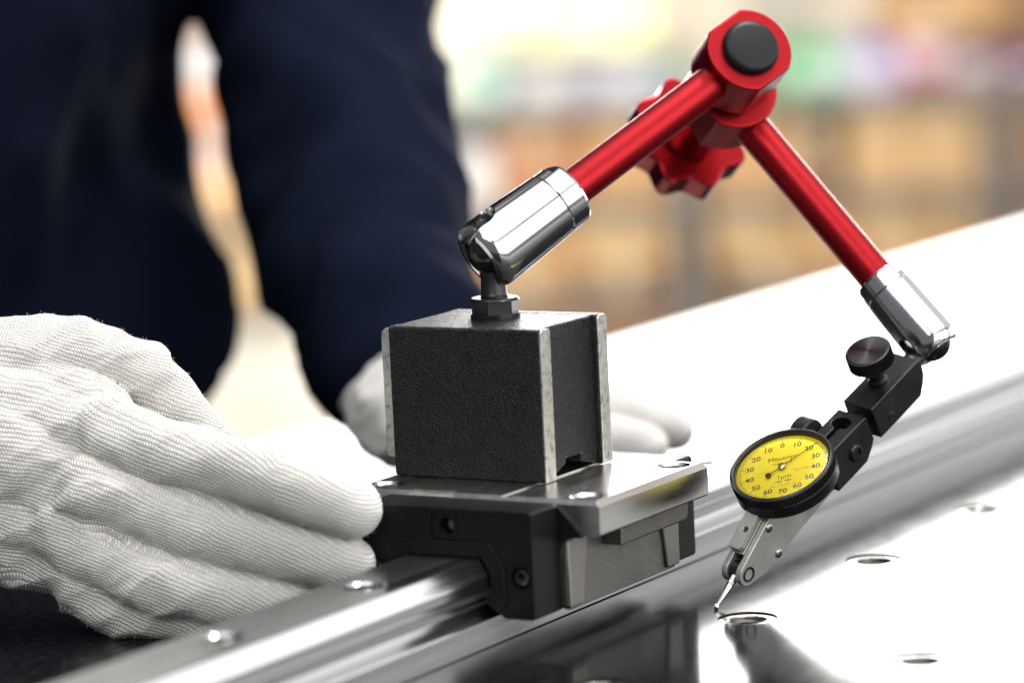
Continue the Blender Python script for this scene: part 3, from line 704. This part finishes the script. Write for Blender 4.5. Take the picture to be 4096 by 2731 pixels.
# near glove, pushing the carriage end: chains of (px, py, depth, radius mm)
MMPX = lambda px, d: px*d/FPX
FUZZ = mat('cotton_fuzz', (.82, .81, .78), .9)
def glove(name, chains, palm, vox, sm, wr, view, label, seedv=0, fuzz=9000):
    b_ = bmesh.new(); bones = []
    for ch in chains:
        pts = [(atd(x, y, d), r) for x, y, d, r in ch['p']]; ub = ch.get('u', 0)
        for i_, ((a, ra), (c, rb)) in enumerate(zip(pts, pts[1:])):
            roundcone(b_, a, ra, c, rb); bones.append((a, ra, c, rb, ub, ch['v'] > 300)); ub += np.linalg.norm(c-a)
    for (x, y, d, r), (x2, y2, d2_, r2) in palm:
        roundcone(b_, atd(x, y, d), r, atd(x2, y2, d2_), r2)
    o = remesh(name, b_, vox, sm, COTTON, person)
    o['label'] = label
    knit_coords(o, bones, None, view)
    wrinkle(o, wr*.6, 17, (1, 1, 1), 3.3+seedv)
    a1 = Vector(nrm(CR*.86+CU*.5)); a2 = Vector(nrm(-CR*.5+CU*.86)); a3 = Vector(-fw)
    tipx = np.dot(np.array(bones[3][2]), CR)
    def fade(c): return min(1.0, max(.28, (tipx-30-c.dot(Vector(CR)))/55.0))
    ridges(o, wr*3.0, 19, (.33, 1, .5), 4.2+seedv, (a1, a2, a3), fade); ridges(o, wr*1.1, 9, (.5, 1, .7), 1.7+seedv, (a1, a2, a3), fade)
    for q in o.data.polygons: q.use_smooth = True
    rg = np.random.default_rng(5); me = o.data; nv = len(me.vertices); fz = bmesh.new(); off = root_off(o)
    for i in rg.integers(0, nv, fuzz):
        v_ = me.vertices[int(i)]; p = np.array(v_.co)/S+off; n_ = np.array(v_.normal)
        t_ = nrm(n_*rg.uniform(.2, 1.0)+rg.normal(0, .7, 3)); L = rg.uniform(.5, 1.7); w = nrm(np.cross(t_, rg.normal(0, 1, 3)))*.028
        mid = p+t_*L*.6; e = p+t_*L*.6+nrm(t_+rg.normal(0, .6, 3))*L*.5
        a, b, c, d, g = (fz.verts.new(q) for q in (p-w, p+w, mid+w, mid-w, e)); fz.faces.new((a, b, c, d)); fz.faces.new((d, c, g))
    obj('fuzz', fz, FUZZ, o, smooth=0, kind='stuff')
    return o
near = [
 dict(v=24, u=90, p=[(430, 1730, 1188, 14.0), (620, 1795, 1184, 12.8), (860, 1862, 1178, 11.6), (1150, 1932, 1164, 11.9), (1405, 2030, 1154, 10.6)]),
 dict(v=0,  u=92, p=[(330, 1960, 1184, 14.0), (560, 2050, 1182, 12.6), (840, 2132, 1176, 11.5), (1150, 2202, 1167, 11.0), (1395, 2262, 1158, 9.8)]),
 dict(v=-22, u=88, p=[(240, 2110, 1186, 13.5), (420, 2235, 1184, 12.2), (640, 2340, 1177, 11.6), (940, 2402, 1171, 10.4), (1190, 2440, 1166, 9.5)]),
 dict(v=-42, u=78, p=[(230, 2240, 1192, 12.0), (400, 2370, 1190, 11.8), (520, 2430, 1186, 11.0), (720, 2450, 1180, 9.6), (900, 2470, 1176, 8.6)]),
 dict(v=62, u=40, p=[(-120, 1520, 1200, 22), (200, 1440, 1204, 15.5), (440, 1440, 1206, 13.0), (560, 1480, 1210, 11.6), (720, 1650, 1214, 10.4), (860, 1810, 1216, 9.0)]),
 dict(v=2, u=0, p=[(-480, 1720, 1196, 26), (-200, 1760, 1194, 27), (60, 1820, 1194, 24), (330, 1900, 1192, 16)]),
]
npalm = [((-200, 1600, 1198, 24), (400, 1740, 1192, 15)), ((-150, 1800, 1194, 25), (300, 1970, 1189, 15)), ((-150, 1950, 1196, 23), (210, 2120, 1190, 14)), ((-100, 2050, 1198, 20), (200, 2250, 1194, 12.5)),
         ((430, 1730, 1190, 12), (240, 2110, 1190, 13)), ((240, 1500, 1206, 13), (430, 1700, 1194, 13)), ((0, 1500, 1204, 18), (300, 1640, 1196, 15))]
view_n = -ray(700, 1900)
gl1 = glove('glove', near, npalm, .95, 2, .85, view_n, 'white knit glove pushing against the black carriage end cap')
far = [
 dict(v=12, u=60, p=[(1950, 1610, 1440, 13.5), (2250, 1640, 1436, 12.6), (2500, 1668, 1434, 12.4), (2690, 1712, 1432, 10.4)]),
 dict(v=-8, u=60, p=[(1900, 1720, 1420, 13), (2200, 1745, 1412, 12), (2440, 1765, 1406, 11.4), (2580, 1790, 1402, 10)]),
 dict(v=-26, u=60, p=[(1850, 1800, 1410, 12), (2150, 1850, 1400, 11), (2350, 1880, 1394, 10)]),
 dict(v=34, u=30, p=[(1650, 1560, 1470, 16), (1850, 1540, 1480, 12), (2100, 1580, 1490, 10)]),
 dict(v=0, u=0, p=[(1570, 1500, 1470, 22), (1585, 1580, 1450, 23), (1700, 1650, 1440, 25), (1900, 1690, 1430, 18)]),
]
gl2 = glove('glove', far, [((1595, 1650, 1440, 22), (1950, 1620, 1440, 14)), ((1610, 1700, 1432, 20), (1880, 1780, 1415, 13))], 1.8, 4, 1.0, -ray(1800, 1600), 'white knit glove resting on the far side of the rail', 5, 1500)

# work jacket with both sleeves, one continuous surface
jb = bmesh.new()
def jchain(pts):
    for (a, ra), (b, rb) in zip(pts, pts[1:]): roundcone(jb, a, ra, b, rb, 28)
def W_(x, y, d): return atd(x, y, d)
# torso: three overlapping columns give it an oval section
for s in (-1, 0, 1):
    rt = 118 if s else 132
    jchain([(V(-560, 216+s*80, -60), rt+6), (V(-545, 222+s*86, 60), rt+2), (V(-505, 216+s*90, 230), rt), (V(-470, 210+s*100, 420), rt-8)])
jchain([(V(-470, 190, 430), 90), (V(-440, 190, 520), 62)])                                    # collar
jchain([(V(-455, 408, 420), 74), (W_(1290, -150, 1690), 64), (W_(1310, 200, 1655), 56), (W_(1345, 650, 1600), 55), (W_(1490, 1050, 1540), 49), (W_(1560, 1330, 1490), 44), (W_(1575, 1450, 1476), 37)])
jchain([(W_(380, 500, 1720), 44), (W_(610, 1000, 1690), 28), (W_(760, 1330, 1665), 23), (W_(660, 1480, 1660), 22)])
jchain([(W_(420, 900, 1700), 50), (W_(470, 1400, 1690), 44)])
jchain([(V(-455, -20, 420), 74), (V(-440, -130, 300), 62), (V(-390, -190, 180), 56), (V(-280, -160, 110), 48), (V(-222, -126, 82), 42)])
jacket = remesh('jacket', jb, 9, 5, NAVY, person)
wrinkle(jacket, 8, 95, (1, 1, .75), 2.0); ridges(jacket, 9, 80, (1.1, 1.1, .55), 5.0); ridges(jacket, 4, 38, (1.2, 1.0, .6), 11.0)
tb = bmesh.new()
for s in (-1, 1):
    for (a, ra), (b, rb) in zip([(V(-575, 196+s*85, -60), 112), (V(-585, 196+s*100, -420), 82), (V(-600, 196+s*105, -790), 58)][:-1], [(V(-575, 196+s*85, -60), 112), (V(-585, 196+s*100, -420), 82), (V(-600, 196+s*105, -790), 58)][1:]): roundcone(tb, a, ra, b, rb, 24)
tr = remesh('trousers', tb, 10, 4, NAVY, person); wrinkle(tr, 6, 80, (1, 1, .6), 9)
for s in (-1, 1):
    sb = bmesh.new(); roundcone(sb, V(-640, 196+s*105, -815), 44, V(-500, 196+s*118, -822), 36)
    sh = remesh('shoe', sb, 7, 3, BLK, person)
hb = bmesh.new()
roundcone(hb, V(-445, 190, 500), 52, V(-420, 190, 600), 54); sphere(88, V(-415, 190, 690), 28, hb); sphere(80, V(-430, 190, 720), 28, hb)
roundcone(hb, V(-365, 190, 620), 46, V(-350, 190, 660), 50); roundcone(hb, V(-322, 190, 692), 9, V(-306, 190, 664), 14, 14)
for s in (-1, 1): roundcone(hb, V(-420, 190+s*88, 690), 12, V(-424, 190+s*92, 660), 10, 12)
head = remesh('head', hb, 5, 4, SKIN, person)
for s in (-1, 1): obj('eye', sphere(11, V(-338, 190+s*31, 690), 20), BLKG, head)
obj('mouth', prism([(-22, -2.5), (22, -2.5), (22, 2.5), (-22, 2.5)], V(-312, 190, 632), Y3, Z3, X3, -6, 0), mat('lips', (.42, .2, .17), .5), head, bevel=2)
hr = bmesh.new(); sphere(92, V(-434, 190, 722), 28, hr); roundcone(hr, V(-470, 190, 650), 66, V(-460, 190, 700), 80)
obj_h = remesh('hair', hr, 6, 3, HAIR, person)

# ================================================================== shelves far behind
RD = 7400
def P2(px, py, D=RD): return bgp(px, py, D)
pxmm = RD/np.dot(ray(2600, 700), G)/FPX*np.dot(ray(2600, 700), G)/1.0
def rel(px, py, D=RD):
    p = P2(px, py, D); return np.dot(p-C, GR), p[2]
# the rack is upright in the world; its bays and boards are read from the picture at their level distance
x_l, _ = rel(430, 700); x_m1, _ = rel(1690, 700); x_m2, _ = rel(2755, 900); x_m3, _ = rel(3990, 700); x_r, _ = rel(5000, 700)
zt = rel(2755, 400)[1]; zb = rel(2755, 790)[1]; zc = rel(2755, 1160)[1]
ro = C+G*RD; rack = thing('storage_rack', 'grey steel storage rack with boarded shelves behind the table', 'rack', (ro[0], ro[1], -860))
OB = V(ro[0], ro[1], 0)
DEP = 420
def gbox(x0, x1, z0, z1, d0, d1, bm=None):
    bm = bm or bmesh.new()
    return prism([(x0, z0), (x1, z0), (x1, z1), (x0, z1)], OB, GR, Z3, G, d0, d1, bm)
for x in (x_l, x_m1, x_m2, x_m3, x_r):
    for d in (0, DEP): obj('upright', gbox(x-24, x+24, -860, zt+40, d-18, d+18), STEELG, rack, bevel=3)
for z in (zt, zb, zc, -760):
    for xa, xb_ in ((x_l, x_m1), (x_m1, x_m2), (x_m2, x_m3), (x_m3, x_r)):
        if xa == x_l and z == -760: continue
        obj('shelf_board', gbox(xa+26, xb_-26, z-26, z, -10, DEP+10), STEELG, rack, bevel=2)
for xa, xb_, za, zz in ((x_m1, x_m2, -760, zt), (x_m2, x_m3, -760, zt), (x_m3, x_r, -760, zt), (x_l, x_m1, -800, zt)):
    obj('back_panel', gbox(xa+20, xb_-20, za, zz-30, DEP-4, DEP+4), PANEL, rack, smooth=0)
def card(name, c):
    M = worn(name, c, .8, 0, .05, 6, (1, 1, 1)); return M
CARD = [card('cardboard_tan', (.56, .335, .155)), card('cardboard_light', (.66, .43, .22)), card('cardboard_red', (.45, .22, .12)), card('cardboard_brown', (.36, .22, .13)), card('cardboard_cream', (.74, .66, .57)), card('cardboard_grey', (.56, .50, .46)), card('glow_white', (.90, .85, .76))]
TAPE = mat('packing_tape', (.62, .50, .33), .35)
cn = ['tan', 'pale tan', 'reddish', 'brown']
def carton(px0, px1, z0, hgt, ci, label, group=None, d0=20, dep=300):
    """a closed carton standing on a shelf at height z0; its seam tape and flap line are real strips"""
    xa, xb_ = rel(px0, 700)[0], rel(px1, 700)[0]
    cx = (xa+xb_)/2; p = OB+GR*cx+G*(d0+dep/2)
    t = thing('cardboard_carton', label, 'carton', (p[0], p[1], z0), group)
    bx = obj('carton_body', gbox(xa, xb_, z0, z0+hgt, d0, d0+dep), CARD[ci], t, bevel=3)
    obj('tape_strip', gbox(cx-24, cx+24, z0+hgt+.0, z0+hgt+.8, d0-.5, d0+dep), TAPE, t, smooth=0)
    obj('tape_strip', gbox(cx-24, cx+24, z0+hgt-70, z0+hgt+.8, d0-1.0, d0-.2), TAPE, t, smooth=0)
    return t
def row(z0, spans, where):
    for px0, px1, h, ci, lab, grp in spans: carton(px0, px1, z0, h, ci, lab, grp)
m_ = RD/FPX*1.0                                    # mm per photo pixel at the rack, roughly
gA, gB, gC = 'cartons on the middle shelf', 'cartons on the lower shelf', 'cartons on the bottom shelf'
row(zb, [(1980, 2330, 175, 2, 'reddish carton on the middle shelf left of the rack post', gA), (2345, 2680, 190, 0, 'tan carton on the middle shelf beside the reddish one', gA),
         (2830, 3180, 180, 0, 'tan carton on the middle shelf right of the rack post', gA), (3195, 3330, 150, 3, 'narrow brown carton on the middle shelf between tan ones', gA),
         (3400, 3640, 185, 1, 'pale tan carton on the middle shelf next to the narrow brown one', gA), (3650, 3930, 180, 1, 'pale tan carton on the middle shelf against the right rack post', gA),
         (4060, 4400, 180, 3, 'brown carton on the middle shelf past the right post', gA),
         (1000, 1300, 120, 1, 'pale carton on the middle shelf behind the jacket', gA), (560, 985, 105, 1, 'pale tan carton under the pink one seen between arm and body', None)], '')
row(zc, [(560, 1350, 150, 1, 'wide pale carton on the lower shelf seen between arm and body', gB), (1900, 2280, 165, 0, 'tan carton on the lower shelf behind the chrome joint', gB), (2290, 2670, 170, 1, 'pale tan carton on the lower shelf left of the rack post', gB),
         (2840, 3120, 170, 1, 'pale tan carton on the lower shelf right of the rack post', gB), (3130, 3420, 165, 0, 'tan carton on the lower shelf behind the red rod', gB),
         (3430, 3690, 172, 1, 'pale tan carton on the lower shelf over the chrome tip', gB), (3700, 3930, 168, 0, 'tan carton on the lower shelf at the bay end', gB), (4070, 4400, 165, 3, 'brown carton on the lower shelf past the right post', gB)], '')
row(-760, [(1900, 2250, 190, 3, 'brown carton on the bottom shelf beside the jacket sleeve', gC), (2260, 2680, 190, 3, 'brown carton on the bottom shelf left of the rack post', gC), (2840, 3300, 190, 3, 'brown carton on the bottom shelf right of the rack post', gC),
           (3320, 3900, 185, 2, 'reddish carton on the bottom shelf', gC)], '')
carton(560, 960, -859.5, 330, 6, 'tall white block added as a bright glow on the floor under the rack beside the torso', None, 20, 300)  # white blocks added under the rack to imitate the bright glow there
carton(970, 1660, -859.5, 340, 6, 'tall white block added as a bright glow on the floor under the rack behind the sleeve', None, 20, 300)
# coloured bins along the top shelf: open trays with a rim and a front lip
def binn(px0, px1, z0, h, colr, label, rough=.4, dep=260, d0=30):
    xa, xb_ = rel(px0, 400)[0], rel(px1, 400)[0]; cx = (xa+xb_)/2; p = OB+GR*cx+G*(d0+dep/2)
    t = thing('storage_bin', label, 'bin', (p[0], p[1], z0), 'coloured bins on the rack')
    M = worn('bin_plastic', colr, rough, 0, .06, 20)
    b_ = bmesh.new(); w = 5
    gbox(xa, xb_, z0, z0+w, d0, d0+dep, b_)
    for q in ((xa, xa+w, d0, d0+dep), (xb_-w, xb_, d0, d0+dep), (xa+w, xb_-w, d0+dep-w, d0+dep)): gbox(q[0], q[1], z0+w, z0+h, q[2], q[3], b_)
    gbox(xa+w, xb_-w, z0+w, z0+h*.8, d0, d0+w, b_)
    obj('bin_shell', b_, M, t, smooth=0)
    rm = bmesh.new()
    for q in ((xa-5, xa, d0, d0+dep), (xb_, xb_+5, d0, d0+dep)): gbox(q[0], q[1], z0+h-12, z0+h, q[2], q[3], rm)
    obj('bin_rim', rm, M, t, smooth=0)
    obj('label_holder', gbox(cx-35, cx+35, z0+h*.25, z0+h*.6, d0-3, d0-.3), mat('bin_card', (.8, .8, .78), .6), t, smooth=0)
ZT_ = zt+.5
binn(1800, 1960, zb+.5, 170, (.75, .75, .78), 'white bin on the middle shelf beside the sleeve')
binn(1880, 2010, ZT_, 88, (.12, .50, .40), 'teal bin on the top shelf beside the jacket sleeve')
binn(2040, 2330, ZT_, 100, (.42, .42, .46), 'low grey bin on the top shelf')
binn(2345, 2640, ZT_, 104, (.40, .40, .52), 'lavender grey bin on the top shelf')
binn(2650, 2740, ZT_, 70, (.25, .60, .50), 'teal green bin on the top shelf by the post')
binn(2080, 2640, ZT_+112, 80, (.96, .92, .55), 'pale yellow bin stacked over the grey ones', .4, 240)
binn(3120, 3335, ZT_, 105, (.10, .50, .22), 'green bin on the top shelf right of the elbow')
binn(3345, 3430, ZT_, 95, (.55, .75, .80), 'pale blue bin between green and lavender bins')
binn(3440, 3620, ZT_, 100, (.50, .40, .75), 'lavender bin on the top shelf')
binn(3630, 3790, ZT_+20, 120, (.80, .22, .30), 'coral pink bin on the top shelf')
binn(3800, 3990, ZT_, 90, (.45, .30, .34), 'dusty mauve bin on the top shelf')
binn(4000, 4250, ZT_, 70, (.22, .04, .20), 'dark purple bin at the right end of the top shelf')
binn(600, 1180, zb+107, 120, (.80, .50, .45), 'pink bin on the carton seen between arm and body', .6)
binn(600, 1180, zt+.5, 75, (.85, .28, .06), 'orange bin on the top shelf seen between arm and body')
binn(600, 1180, zt+80, 90, (.55, .55, .58), 'grey bin stacked on the orange bin')
for a, b_, h, ci, lab in ((1640, 2170, 430, 6, 'tall white block added as window glow on the top shelf beside the jacket sleeve'), (2180, 2650, 430, 6, 'tall white block added as window glow behind the pale yellow bin'), (2660, 3060, 430, 4, 'tall cream carton standing behind the elbow joint'), (3070, 3330, 460, 5, 'tall greyish carton standing behind the green bin'),  # white ones added to cover the window and imitate its soft glow
                       (3340, 3600, 420, 4, 'tall pale carton standing behind the lavender bin'), (3610, 3850, 470, 3, 'tall brown carton standing behind the coral bin'),
                       (3860, 4150, 440, 0, 'tall tan carton standing behind the mauve bin'), (4160, 4600, 450, 3, 'tall brown carton at the end of the top shelf'),
                       (500, 1200, 430, 3, 'tall brown carton behind the stacked orange and grey bins')):
    carton(a, b_, zt+.5, h, ci, lab, 'tall cartons along the back of the top shelf', 300, 120)
carton(3560, 3980, zt+125, 60, 1, 'pale carton lying across the tops of the coloured bins')
for o in bpy.data.objects:
    if '_o' in o: del o['_o']
